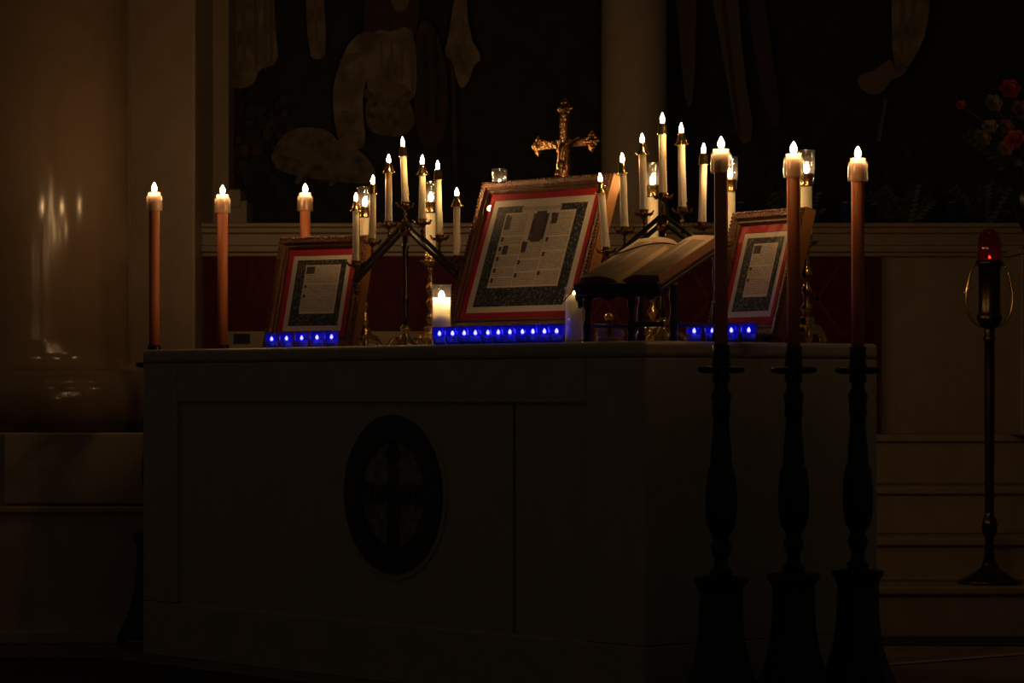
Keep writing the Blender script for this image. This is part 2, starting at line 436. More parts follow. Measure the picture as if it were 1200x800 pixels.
# ================================================================== ALTAR
L, Wd = 2.465, .90
altar = empty('altar', A(0,0,0), YAW)
tag(altar, 'massive pale marble altar block carrying the candles, with dark round medallion', 'altar')
m = MB(); m.box((-L+.012,.012,.0),(-.012,Wd-.012,.955))
m.box((-L,0,0),(0,Wd,.175))
m.box((-L,0,.175),(-L+.20,Wd,.955)); m.box((-.24,0,.175),(0,Wd,.955)); m.box((-L+.2,0,.83),(-.24,.02,.955))
m.build('body', M['marble_altar'], altar, bevel=.004)
m = MB(); m.box((-.565,-.0005+.010,.18),(-.558,.013,.83)); m.build('panel_joint', M['joint'], altar)
MB().box((-L-.004,-.004,.955),(.004,Wd+.004,1.0)).build('altar_top', M['marble_altar'], altar, bevel=.014, bseg=4)
# medallion
med = MB(); cx, cz = -1.12, .558
def ring(m, r0, r1, y0, y1, mi, seg=64):
    vs = []; fs = []
    for r, y in ((r0,y1),(r0,y0),(r1,y0),(r1,y1)):
        for k in range(seg):
            a = 2*PI*k/seg; vs.append((cx+r*math.cos(a), y, cz+r*math.sin(a)))
    for i in range(3):
        for k in range(seg): fs.append((i*seg+k, i*seg+(k+1)%seg, (i+1)*seg+(k+1)%seg, (i+1)*seg+k))
    m.add(vs, fs, mi, False)
ring(med, .235, .254, .007, .012, 0)
mo_ = med.build('medallion', M['marble_altar'], altar)
r2 = MB(); ring(r2, .158, .236, .0, .012, 0); r2.build('ring', M['black_marble'], mo_)
r3 = MB()
r3.add([(cx+.158*math.cos(2*PI*k/48), .008, cz+.158*math.sin(2*PI*k/48)) for k in range(48)], [tuple(range(48))]); r3.build('field', M['mosaic'], mo_)
r4 = MB()
def mp(pts): return [(cx+a, cz+b) for a, b in pts]
r4.prism(mp([(0,.155),(.012,.10),(.020,.05),(.040,.0),(.028,-.03),(.026,-.155),(-.026,-.155),(-.028,-.03),(-.040,.0),(-.020,.05),(-.012,.10)]), .003, .008)
for s_ in (-1,1):
    r4.prism(mp([(s_*.045,-.03),(s_*.045,.03),(s_*.085,.024),(s_*.085,-.024)]), .003, .008)
    r4.prism(mp([(s_*.098,-.028),(s_*.098,.028),(s_*.155,.034),(s_*.155,-.034)]), .003, .008)
    r4.prism(mp([(s_*.012,.155),(s_*.034,.12),(s_*.020,.10)]), .003, .008)
r4.build('cross_emblem', M['black_marble'], mo_)

# ================================================================== CANDLES
def flame_prof(h, r):
    return [(.0002,0),(r*.50,h*.04),(r*.84,h*.14),(r*.99,h*.27),(r,h*.40),(r*.90,h*.54),(r*.70,h*.68),(r*.46,h*.81),(r*.24,h*.92),(.0002,h)]
def make_flame(parent, z, h=.032, r=.0085, material='flame'):
    return MB().lathe(flame_prof(h, r), 14, (0,0,z)).build('flame', M[material], parent)
def wick(parent, z, h=.009):
    return MB().tube([(0,0,z-.004),(0,0,z+h)], .0009, 6).build('wick', M['wick'], parent)

def cap_plain(parent, z, r):
    m = MB(); m.lathe([(r+.0035,z-.001),(r+.004,z+.002),(r+.0022,z+.004),(r+.0015,z+.022),(r-.001,z+.031),(r-.0035,z+.033),(r-.005,z+.030),(r-.005,z+.01),(r-.0008,z+.008),(r-.0008,z-.001)], 24, cap=False)
    m.build('candle_cap', M['brass'], parent); return z+.031
def cap_flared(parent, z, r):
    m = MB(); m.lathe([(r+.0060,z-.002),(r+.0065,z+.0),(r+.003,z+.006),(r-.0015,z+.016),(r-.0045,z+.026),(r-.0025,z+.034),(r-.004,z+.034),(r-.0062,z+.026),(r-.004,z+.014),(r+.0,z+.006),(r+.0,z-.002)], 24, cap=False)
    for k in range(4):
        a = PI/4+k*PI/2
        m.tube([((r+.006)*math.cos(a),(r+.006)*math.sin(a),z+.001),((r+.001)*math.cos(a),(r+.001)*math.sin(a),z+.016),((r-.003)*math.cos(a),(r-.003)*math.sin(a),z+.034)], .0009, 6)
        m.sphere(((r+.0075)*math.cos(a),(r+.0075)*math.sin(a),z+.002), .0022, 8)
    m.build('candle_cap', M['brass'], parent); return z+.030

def taper(loc, h, tilt, kind, label, group, r=.0112):
    root = empty('taper_candle', loc, YAW, ry=tilt)
    tag(root, label, 'candle', group)
    m = MB(); prof = [(r*.98,0),(r*1.06,.004),(r*1.10,.012),(r*1.02,.022),(r,.04),(r*.97,h*.6),(r*.95,h-.001),(r*.7,h+.001)]
    m.lathe(prof, 24)
    for k in range(3):   # wax runs
        a = random.uniform(0, 2*PI); z0 = random.uniform(.008,.03)
        m.tube([(r*.98*math.cos(a), r*.98*math.sin(a), z0+random.uniform(.03,.08)), (r*1.02*math.cos(a), r*1.02*math.sin(a), z0+.012), (r*1.05*math.cos(a), r*1.05*math.sin(a), z0)], [.0008,.0016,.0026], 6)
    m.build('candle_body', M['wax'], root)
    top = (cap_plain if kind == 0 else cap_flared)(root, h, r)
    MB().lathe([(r*.5,0),(r*.35,top-h-.001)], 10, (0,0,h)).build('candle_tip', M['wax'], root)
    wick(root, top, .006)
    f = make_flame(root, top+.001, .030+random.uniform(-.002,.003), .0062)
    return root

# ---- candelabrum

def cup_shape(m, x, z):
    """bobeche with petals and a socket; z is the height of the candle's foot"""
    m.lathe([(.0035,-.048),(.006,-.044),(.0035,-.040),(.0035,-.034),(.0075,-.030),(.0035,-.026),(.004,-.018),(.009,-.014),(.012,-.010),(.021,-.006),(.024,-.001),(.0225,-.001),(.014,-.004),(.0125,.0),(.0135,.004),(.0155,.010),(.0140,.010),(.0118,.002),(.0118,-.0002)], 18, (x,0,z))
    for k in range(6):
        a = 2*PI*k/6+.3
        ca, sa = math.cos(a), math.sin(a)
        m.tube([(x+.020*ca,.020*sa,z-.006),(x+.028*ca,.028*sa,z-.002),(x+.0315*ca,.0315*sa,z+.004)], [.0045,.0038,.001], 6)
        m.sphere((x+.0325*ca,.0325*sa,z+.005), .0026, 6)
def candelabrum(u, v, top_z, WS, CUP, label):
    root = empty('candelabrum', A(u,v,1.0), YAW); tag(root, label, 'candelabrum', 'seven-light candelabra')
    H = top_z-1.0
    m = MB()
    m.lathe([(.058,0),(.060,.006),(.056,.010),(.040,.016),(.030,.026),(.018,.036),(.012,.046),(.010,.055),(.016,.061),(.018,.068),(.012,.075),(.008,.080)], 24)
    for k in range(3):
        a = PI/2+2*PI*k/3+PI; ca, sa = math.cos(a), math.sin(a)
        m.tube([(.03*ca,.03*sa,.035),(.052*ca,.052*sa,.030),(.066*ca,.066*sa,.018),(.072*ca,.072*sa,.008),(.064*ca,.064*sa,.006)], [.006,.007,.007,.008,.004], 8)
    m.build('base', M['brass'], root)
    m = MB(); zc_ = H-.085
    m.lathe([(.008,.080),(.0075,.10),(.011,.108),(.007,.116),(.0085,.15),(.012,.162),(.0115,.17),(.009,.176),(.0095,zc_-.06),(.013,zc_-.05),(.0095,zc_-.045),(.010,zc_-.02)], 20)
    m.build('stem', M['bronze'], root)
    m = MB(); m.lathe([(.006,-.02),(.016,-.014),(.020,0),(.016,.014),(.008,.02),(.006,.03),(.010,.034),(.006,.038)], 20, (0,0,zc_))
    m.build('hub', M['brass_dark'], root)
    for s_ in (-1,1):
        m = MB()
        for dz, yo in ((.012,0),(-.012,0)):
            a = Vector((s_*.004, 0, zc_+.018+dz)); b = Vector((s_*3.05*WS, 0, H-CUP[3]-.052+dz*.9))
            d_ = (b-a).normalized(); q = Vector((-d_.z*s_, 0, d_.x*s_))*.0045
            vs = []
            for p in (a, b):
                for qq in (-q, q):
                    for yy in (-.006, .006): vs.append(p+qq+Vector((0,yy,0)))
            m.add(vs, [(0,1,3,2),(4,6,7,5),(0,4,5,1),(2,3,7,6),(0,2,6,4),(1,5,7,3)])
        m.sphere((s_*3.05*WS,0,H-CUP[3]-.052), .011, 12)
        m.lathe([(.0002,-.05),(.004,-.045),(.007,-.036),(.003,-.028),(.006,-.018),(.004,-.004)], 12, (s_*3.05*WS,0,H-CUP[3]-.052))
        for k in (1,2,3):
            zt_ = H-CUP[k]-.046
            zb_ = zc_+.018+(H-CUP[3]-.052-zc_-.018)*k/3.05
            m.tube([(s_*k*WS,0,zb_),(s_*k*WS,0,zt_)], .0035, 8)
        m.build('arm', M['bronze'], root, bevel=.001)
    for k in range(-3,4):
        m = MB(); cup_shape(m, k*WS, H-CUP[abs(k)])
        if k == 0: m.lathe([(.004,-.06),(.009,-.054),(.005,-.046)], 14, (0,0,H))
        m.build('candle_cup', M['brass_dark'], root)
    return root
GN = ['centre', 'inner', 'middle', 'outermost']
def tapers(u, v, top_z, WS, CUP, side, tilts, heights, kinds):
    for i, k in enumerate(range(-3,4)):
        p = A(u - k*WS, v, top_z-CUP[abs(k)])
        if k == 0: lab = 'ivory taper on the topmost centre cup of the %s candelabrum' % side
        else: lab = 'ivory taper in the %s cup on the %s arm of the %s candelabrum' % (GN[abs(k)], 'left' if k < 0 else 'right', side)
        taper(p, heights[i], tilts[i], kinds[i], lab, 'tapers of the %s candelabrum' % side)
# spacing of the cups and how far each lies below the centre one
LEFT = (1.753, .54, 1.4655, .0888, (0, .059, .112, .182))
RIGHT = (.475, .50, 1.4310, .0835, (0, .045, .092, .149))
candelabrum(*LEFT, 'seven-light brass candelabrum standing between the left and central altar cards')
tapers(*LEFT, 'left', [0,.02,.0,-.07,0,-.04,0], [.174,.157,.168,.157,.152,.185,.165], [1,0,1,0,1,0,1])
candelabrum(*RIGHT, 'seven-light brass candelabrum standing behind the open missal')
tapers(*RIGHT, 'right', [-.12,-.05,-.03,-.01,-.02,.03,0], [.173,.168,.173,.180,.190,.175,.170], [1,0,1,0,1,0,0])

# ---- the large altar candlesticks with glass shaded candles
def altar_candlestick():
    root = empty('altar_candlestick')
    m = MB()
    m.lathe([(.040,.028),(.046,.034),(.044,.042),(.030,.052),(.020,.062),(.026,.070),(.020,.078)], 20)
    for k in range(3):
        a = -PI/2+2*PI*k/3+.5; ca, sa = math.cos(a), math.sin(a)
        m.tube([(.025*ca,.025*sa,.050),(.042*ca,.042*sa,.044),(.055*ca,.055*sa,.028),(.062*ca,.062*sa,.012),(.056*ca,.056*sa,.006)], [.009,.011,.010,.011,.006], 8)
        m.sphere((.060*ca,.060*sa,.010), .010, 10)
    m.build('base', M['brass'], root)
    m = MB()
    m.lathe([(.012,.078),(.009,.088),(.014,.096),(.018,.104),(.012,.114),(.008,.122),(.010,.140),(.015,.150),(.016,.158),(.009,.168),(.007,.178),(.012,.186),(.017,.196),(.0175,.206),(.011,.218),(.007,.226),(.011,.234),(.007,.242),(.009,.262),(.012,.268),(.008,.274)], 20)
    m.build('stem', M['brass'], root)
    m = MB(); m.lathe([(.008,.274),(.016,.280),(.034,.290),(.037,.296),(.034,.296),(.018,.288),(.018,.302),(.020,.315),(.0185,.315),(.0165,.290)], 24)
    m.build('drip_pan', M['brass'], root)
    return root
def glass_candle():
    root = empty('altar_candle')
    h = .198
    m = MB(); m.lathe([(.0162,0),(.0168,.01),(.0165,h),(.012,h+.001)], 24); m.build('candle_body', M['wax'], root)
    m = MB(); m.lathe([(.018,h-.034),(.019,h-.032),(.0182,h-.028),(.0182,h-.004),(.0215,h),(.0215,h+.003),(.017,h+.003),(.0165,h-.002)], 24, cap=False)
    m.build('candle_cap', M['brass'], root)
    MB().lathe([(.0215,h-.026),(.0235,h-.012),(.0245,h+.02),(.0245,h+.064),(.026,h+.070),(.0245,h+.068),(.0230,h+.062),(.0230,h+.02),(.022,h-.012),(.0205,h-.024)], 28, cap=False).build('glass_shade', M['glass'], root)
    wick(root, h+.002, .008); make_flame(root, h+.007, .030, .0085)
    return root
stick0 = altar_candlestick(); cand0 = glass_candle()
first = True
bigs = [(2.25,'farthest left, behind the left card and left candelabrum'),(1.888,'behind the right arm of the left candelabrum'),(1.53,'behind the top left corner of the central card'),
        (.795,'behind the centre of the right candelabrum'),(.457,'just behind the nearest large orange candle'),(.137,'at the right end, beside the right card')]
for u, where in bigs:
    s_ = stick0 if first else copy_tree(stick0); c_ = cand0 if first else copy_tree(cand0); first = False
    s_.location = A(u,.75,1.0); s_.rotation_euler = (0,0,YAW+u*3); c_.location = A(u,.75,1.2885); c_.rotation_euler = (0,0,u)
    if abs(u-1.53) < .01: s_.scale = (1,1,1.076); c_.location.z += .022
    tag(s_, 'brass baluster altar candlestick '+where, 'candlestick', 'large altar candlesticks')
    tag(c_, 'thick ivory candle in a glass shade '+where, 'candle', 'glass shaded altar candles')

# ---- orange candles on black floor stands
def floor_stand():
    root = empty('floor_candlestick')
    z = lambda zz: zz
    m = MB()
    # three-sided flared plinth
    prof = [(.118,.03),(.112,.06),(.094,.10),(.074,.16),(.064,.22),(.060,.28),(.060,.335),(.066,.350),(.074,.358),(.074,.372),(.050,.376)]
    m.lathe(prof, 6, smooth=False)
    m.build('plinth', M['wood_black'], root, bevel=.003)
    for k in range(3):
        a = PI/2+2*PI*k/3; ca, sa = math.cos(a), math.sin(a)
        m = MB(); m.tube([(.085*ca,.085*sa,.075),(.105*ca,.105*sa,.05),(.120*ca,.120*sa,.028),(.130*ca,.130*sa,.016)], [.018,.02,.018,.012], 10)
        m.sphere((.118*ca,.118*sa,.018), .018, 12)
        m.build('foot', M['wood_black'], root)
    m = MB(); m.lathe([(.030,.374),(.028,.383),(.032,.390),(.020,.400),(.017,.423),(.022,.432),(.028,.452),(.026,.462),(.020,.470),(.024,.486),(.034,.500),(.040,.526),(.0425,.56),(.042,.595),(.038,.64),(.033,.66),(.030,.662),(.027,.699),(.028,.703),(.022,.76),(.021,.797),(.025,.80),(.0235,.83),(.027,.850),(.026,.857),(.018,.872),(.018,.883),(.024,.892),(.024,.905),(.018,.912)], 28)
    m.build('shaft', M['wood_black'], root)
    m = MB(); m.lathe([(.018,.910),(.045,.911),(.060,.915),(.063,.921),(.061,.928),(.050,.929),(.030,.927)], 36); m.build('drip_pan', M['wood_black'], root)
    m = MB(); m.lathe([(.026,.926),(.023,.94),(.0225,.955),(.0245,.962),(.022,.968),(.0235,.985),(.0195,.985),(.0192,.932)], 24); m.build('socket', M['wood_black'], root)
    return root
def big_candle():
    root = empty('processional_candle'); h = .548
    m = MB(); m.lathe([(.0175,0),(.0178,.2),(.0182,h-.012),(.0165,h-.004),(.012,h-.009),(.0002,h-.011)], 32); m.build('candle_body', M['wax_orange'], root)
    m = MB(); m.lathe([(.0205,h-.058),(.0275,h-.058),(.0283,h-.054),(.0274,h-.012),(.0258,h-.006),(.0222,h-.003),(.0218,h+.006),(.0200,h+.006),(.0196,h-.006),(.0198,h-.03),(.0198,h-.056)], 36, cap=False)
    m.build('glass_cap', M['glass_thick'], root)
    wick(root, h-.010, .018); make_flame(root, h+.007, .032, .0088)
    return root
st0 = floor_stand(); bc0 = big_candle(); first = True
def E_(side, d, v):
    return A(-d, v, 0) if side > 0 else A(L+d, v, 0)
spots = [(1,.25,.048,0,'nearest of three before the altar\'s right end'),(1,.25,.316,0,'middle of three before the altar\'s right end'),(1,.25,.563,0,'rightmost of three before the altar\'s right end'),
         (-1,.2,.173,.033,'at the altar\'s left front corner, leftmost of all'),(-1,.2,.451,.036,'left of the altar, second from the far left'),(-1,.2,.80,.056,'behind the altar above the left altar card')]
for sd, d_, v_, dz, where in spots:
    s_ = st0 if first else copy_tree(st0); c_ = bc0 if first else copy_tree(bc0); first = False
    p = E_(sd, d_, v_); s_.location = p; s_.rotation_euler = (0,0,YAW+(0 if sd>0 else .15*v_)); c_.location = p+Vector((0,0,.949+dz)) ; c_.rotation_euler = (0,0,v_*7)
    if sd < 0: s_.scale = (1,1,1+dz/.94)
    tag(s_, 'turned black floor candlestick '+where, 'candlestick', 'black floor candlesticks')
    tag(c_, 'tall orange wax candle with glass cap '+where, 'candle', 'tall orange candles')

# ---- pillar candles in clear glass
def pillar(loc, h, wax_h, r, label, dim):
    root = empty('glass_candle', loc, YAW); tag(root, label, 'candle')
    MB().lathe([(r*.92,0),(r,.004),(r,h-.004),(r*1.02,h),(r*.98,h),(r*.95,h-.005),(r*.95,.008),(.0002,.007)], 36).build('glass', M['glass'], root)
    MB().lathe([(r*.90,.010),(r*.93,.02),(r*.93,wax_h),(r*.85,wax_h-.003),(r*.3,wax_h-.007),(.0002,wax_h-.008)], 36).build('wax', M['wax_white'], root)
    wick(root, wax_h-.006, .008)
    make_flame(root, wax_h-.001, .022 if not dim else .012, .0085 if not dim else .005, 'flame' if not dim else 'flame_dim')
    return root
pillar(A(1.045,.13,1.0), .181, .142, .029, 'white candle burning in a clear glass beside the central card', False)
u_ = (.356+.771*.10-.0197*(8.5+.637*.10))/(.637+.771*.0197)
pillar(A(u_,.10,1.0), .158, .135, .026, 'tall dim white candle in clear glass next to the missal stand', True)

# ---- blue votives
def votive():
    root = empty('votive_candle'); r = .0222; h = .052
    MB().lathe([(r*.78,0),(r*.84,.002),(r*.97,.02),(r,h-.002),(r*1.02,h),(r*.97,h),(r*.93,h-.004),(r*.88,.02),(r*.78,.005),(.0002,.005)], 24).build('glass_cup', M['blue_glass'], root)
    MB().lathe([(r*.76,.006),(r*.85,.02),(r*.86,.024),(.0002,.023)], 20).build('wax', M['wax_votive'], root)
    make_flame(root, .027, .014, .0048, 'flame_small')
    return root
v0 = votive(); first = True
def put_votive(p, label, group):
    global first
    o = v0 if first else copy_tree(v0); first = False
    o.location = p; o.rotation_euler = (0,0,random.uniform(0,6)); tag(o, label, 'votive candle', group)
def u_at(px, v):
    k = (px-600)/F; return (.356+.771*v-k*(8.5+.637*v))/(.637+.771*k)
ORD = ['first','second','third','fourth','fifth','sixth','seventh','eighth','ninth','tenth','eleventh']
base = [515,529,544,557,570.5,584,597.5,611,624.5,638,651]
for i in range(11):
    px = base[i]; v = .045
    put_votive(A(u_at(px,v), v+(.004 if i % 3 == 1 else 0), 1.0), 'lit blue glass votive, %s from the left before the central card' % ORD[i], 'blue votives before the central card')
for i, px in enumerate([318.3,335.8,353.5,371.5,388.5]):
    v = .20 - i*.018
    put_votive(A(u_at(px,v), v, 1.0), 'lit blue glass votive, %s from the left below the left card' % ORD[i], 'blue votives below the left card')
for i, px in enumerate([813.5,835,857,877.5]):
    v = [.34,.345,.36,.37][i]
    put_votive(A(u_at(px,v), v, 1.0), 'lit blue glass votive, %s from the left below the right card' % ORD[i], 'blue votives below the right card')

# unlit blue glasses on the shelf behind
for i, (px, wh) in enumerate([(869,'behind the two nearest orange candles'),(992,'next to the rightmost orange candle'),(1116,'right of all the candles, near the flowers')]):
    x, _ = xz(px, 0, 12.42)
    root = empty('blue_glass_vase', (x,12.42,1.517)); tag(root, 'unlit blue votive glass on the far shelf '+wh, 'votive glass', 'blue glasses on the far shelf')
    MB().lathe([(.018,0),(.020,.004),(.013,.014),(.012,.022),(.022,.036),(.026,.06),(.026,.088),(.0275,.092),(.0245,.090),(.0235,.06),(.018,.036),(.0002,.028)], 24).build('glass_cup', M['blue_dark'], root)
    MB().lathe([(.0272,.086),(.0285,.089),(.0272,.093),(.0268,.09)], 24, cap=False).build('rim', M['brass_dark'], root)

# ================================================================== ALTAR CARDS
def altar_card(u, v, zbot, alpha, beta, PW, PH, layout, label, lay_args=None):
    """page PW x PH; mat and gilt moulding round it; leans back by beta on a strut"""
    MO, MT = .040, .022
    root = empty('altar_card', A(u, v, zbot), -math.radians(alpha), rx=-math.radians(beta))
    tag(root, label, 'altar card')
    b = math.radians(beta)
    ox, oz0, oz1 = PW/2+MT, -MT, PH+MT          # opening
    # moulding: profile swept round four sides, rope bead outside
    m = MB()
    prof = [(0,.004),(0,-.004),(.006,-.010),(.012,-.008),(.020,-.016),(.030,-.018),(.036,-.014),(.040,-.010),(.040,.024),(0,.024)]
    corners = [(-ox,oz0,-1,-1),(ox,oz0,1,-1),(ox,oz1,1,1),(-ox,oz1,-1,1)]
    vs = []; n = len(prof)
    for (x,z,sx,sz) in corners:
        for (o,y) in prof: vs.append((x+sx*o, y, z+sz*o))
    fs = []
    for c in range(4):
        d2 = (c+1) % 4
        for i in range(n):
            j = (i+1) % n; fs.append((c*n+i, d2*n+i, d2*n+j, c*n+j))
    m.add(vs, fs)
    rr = .0052
    for (x0,z0,x1,z1) in ((-ox-.034,oz0-.034,ox+.034,oz0-.034),(-ox-.034,oz1+.034,ox+.034,oz1+.034),(-ox-.034,oz0-.034,-ox-.034,oz1+.034),(ox+.034,oz0-.034,ox+.034,oz1+.034)):
        Ln = math.hypot(x1-x0,z1-z0); k = int(Ln/.011)
        for i in range(k+1):
            t = i/k; m.sphere((x0+(x1-x0)*t, -.0145, z0+(z1-z0)*t), rr, 6, 0)
    fr = m.build('frame', M['gold_frame'], root)
    m = MB(); m.box((ox+.0405,-.008,oz0-.04),(ox+.0440,.030,oz1+.04)); m.box((-ox-.044,-.008,oz0-.04),(-ox-.0405,.030,oz1+.04)); m.box((-ox-.044,-.006,oz1+.0405),(ox+.044,.030,oz1+.043))
    m.build('frame_edge', M['gold_side'], root, bevel=.001)
    # red mat with a window
    m = MB(); y = .0
    for (a0,c0,a1,c1) in ((-ox,oz0,ox,0),(-ox,PH,ox,oz1),(-ox,0,-PW/2,PH),(PW/2,0,ox,PH)): m.box((a0,y,c0),(a1,y+.003,c1))
    m.build('mat', M['red_mat'], root)
    # page: margin, illuminated border, text
    m = MB(); m.box((-PW/2,.002,0),(PW/2,.005,PH), 0)
    def q(x0,z0,x1,z1,mi,y): m.add([(x0,y,z0),(x1,y,z0),(x1,y,z1),(x0,y,z1)], [(0,1,2,3)], mi)
    layout(q, PW, PH)
    m.build('page', [M['ivory'], M['ornament'], M['text'], M['initial']], root)
    m = MB(); m.box((-ox+.001,-.004,oz0+.001),(ox-.001,-.0025,oz1-.001)); m.build('glass_pane', M['pane'], root)
    m = MB(); m.box((-ox,.012,oz0),(ox,.018,oz1)); m.build('back_board', M['back_board'], root)
    # strut and feet, computed in the leaning frame
    def back(P):
        x, y, z = P; return (x, y*math.cos(b)-z*math.sin(b), y*math.sin(b)+z*math.cos(b))
    drop = 1.0-zbot
    m = MB()
    top = Vector((0,.03,PH*.6)); Rw = Vector((0, top.y*math.cos(b)+top.z*math.sin(b), -top.y*math.sin(b)+top.z*math.cos(b)))
    foot = Vector((0, Rw.y+.07, drop+.004))
    m.tube([top, Vector(back(foot))], .006, 8)
    m.build('strut', M['wood_dark'], root)
    zb = oz0-.04
    for sx in (-1,1):
        a = Vector((sx*(ox-.03), .005, zb+.005)); aw = Vector((a.x, a.y*math.cos(b)+a.z*math.sin(b), -a.y*math.sin(b)+a.z*math.cos(b)))
        gw = Vector((a.x, aw.y, drop+.003))
        if aw.z-gw.z > .004:
            m = MB(); m.tube([a, Vector(back(gw))], [.008,.010], 10); m.build('foot', M['wood_black'], root)
    return root
def lay_center(q, W, H):
    mx, mt, mb = .026, .022, .020
    bw, bt, bb = .044, .022, .062
    q(-W/2+mx, mb, W/2-mx, mb+bb, 1, .0012)                       # bottom band
    q(-W/2+mx, mb+bb, -W/2+mx+bw, H-mt, 1, .0012)                 # sides
    q(W/2-mx-bw, mb+bb, W/2-mx, H-mt, 1, .0012)
    q(-W/2+mx+bw, H-mt-bt, -W/2+mx+bw+.075, H-mt, 1, .0012); q(W/2-mx-bw-.075, H-mt-bt, W/2-mx-bw, H-mt, 1, .0012)
    x0, x1 = -W/2+mx+bw+.008, W/2-mx-bw-.008; z0, z1 = mb+bb+.006, H-mt-bt-.004
    cw = (x1-x0-.012)/3
    rows = [[(0,.30),(.31,.62),(.63,1)],[(0,.20),(.21,.40),(.41,.58),(.59,.72)],[(0,.28),(.29,.50),(.51,1)]]
    rows = [[(0,.12),(.13,.26),(.27,.42),(.43,.56),(.575,.69),(.705,1)],[(0,.18),(.195,.36),(.375,.62)],[(0,.2),(.215,.46),(.475,.66),(.675,1)]]
    for c in range(3):
        xa = x0+c*(cw+.006)
        for (a, b_) in rows[c]:
            q(xa, z0+(z1-z0)*a, xa+cw, z0+(z1-z0)*b_-.003, 2, .0012)
            q(xa, z0+(z1-z0)*b_-.003-.014, xa+.012, z0+(z1-z0)*b_-.003, 3, .0006)
    q(x0, z1-.052, x0+.026, z1-.008, 3, .0004)
    q(x0+.02, z0+(z1-z0)*.56-.03, x0+.044, z0+(z1-z0)*.56, 3, .0004)
    # ornamental plaque over the middle column
    xa = x0+cw+.006
    q(xa+.022, z1-.092, xa+cw-.006, z1-.004, 1, .0004); q(xa+.034, z1-.098, xa+cw-.018, z1+.004, 3, .0002)
    q(xa+.002, z0+(z1-z0)*.62-.040, xa+.024, z0+(z1-z0)*.62-.006, 3, .0004); q(xa+cw+.010, z1-.040, xa+cw+.036, z1-.006, 3, .0004)
    q(-.09, H-mt-.018, .09, H-mt-.004, 2, .0010)
def lay_side(q, W, H):
    q(-W/2+.020, .018, W/2-.018, H-.016, 1, .0012)
    x0, x1, z0, z1 = -W/2+.058, W/2-.040, .060, H-.034
    q(x0, z0, x1, z1, 0, .0009)
    zs = [z1-.004, z1-.068, z1-.102, z0+.004]
    for i in range(3):
        q(x0+.004, zs[i+1]+.003, x1-.004, zs[i], 2, .0006)
        q(x0+.005, zs[i]-(.026 if i == 0 else .012), x0+(.040 if i == 0 else .016), zs[i]-.002, 3, .0003)
altar_card(1.1506,.50,1.1077,47.8,19.1,.4617,.3766,lay_center,'large gilt framed central altar card with red mat and three text columns')
altar_card(2.258,.53,1.0665,33.2,14.7,.2440,.2645,lay_side,'small gilt framed altar card at the left end behind blue votives')
altar_card(.172,.55,1.0744,58.3,15.3,.2146,.2535,lay_side,'small framed altar card at the right end behind the orange candles')

# ================================================================== CRUCIFIX
cr = empty('crucifix', A(1.205,.75,1.0), YAW); tag(cr, 'ornate brass altar crucifix rising behind the central altar card', 'crucifix')
m = MB(); m.lathe([(.075,0),(.078,.01),(.066,.018),(.045,.03),(.028,.05),(.018,.07),(.026,.085),(.028,.095),(.016,.11),(.011,.13),(.011,.25),(.020,.262),(.022,.275),(.012,.29),(.010,.33),(.016,.345),(.011,.36),(.011,.40)], 24)
m.build('base', M['brass'], cr)
m = MB(); ZA = .640; T_ = .0085
def trefoil(m, x, z, dx, dz):
    r = .0165
    m.lathe([(.0002,-.007),(r*1.05,-.007),(r*1.05,.007),(.0002,.007)], 16, T=Matrix.Translation((x,0,z)) @ Matrix.Rotation(PI/2,4,'X'))
    for (a, b_) in ((dx,dz),(-dz,dx),(dz,-dx)):
        cx_, cz_ = x+a*.020, z+b_*.020
        m.lathe([(.0002,-.006),(.009,-.006),(.0105,0),(.009,.006),(.0002,.006)], 14, T=Matrix.Translation((cx_,0,cz_)) @ Matrix.Rotation(PI/2,4,'X'))
        m.sphere((x+a*.030, 0, z+b_*.030), .0055, 8)
        if abs(a)+abs(b_) > 0:
            m.sphere((cx_+b_*.011, -.002, cz_+a*.011), .0048, 8); m.sphere((cx_-b_*.011, -.002, cz_-a*.011), .0048, 8)
    m.sphere((x,-.008,z), .008, 10)
m.box((-.0135,-T_,.40),(.0135,T_,.745)); m.box((-.125,-T_*.9,ZA-.0125),(.125,T_*.9,ZA+.0125))
m.box((-.0175,-.006,.40),(.0175,.006,.735)); 
for s_ in (-1,1):
    m.tube([(s_*.0155,-.007,.41),(s_*.0155,-.007,.73)], .003, 6)
trefoil(m, 0, .750, 0, 1); trefoil(m, -.128, ZA, -1, 0); trefoil(m, .128, ZA, 1, 0)
for k in range(4):
    a = PI/4+k*PI/2; m.tube([(.016*math.cos(a),0,ZA+.016*math.sin(a)),(.038*math.cos(a),0,ZA+.038*math.sin(a))], [.004,.0015], 6)
m.box((-.016,-.0125,.692),(.016,-.008,.706))
m.build('cross', M['brass_dark'], cr, bevel=.0012)
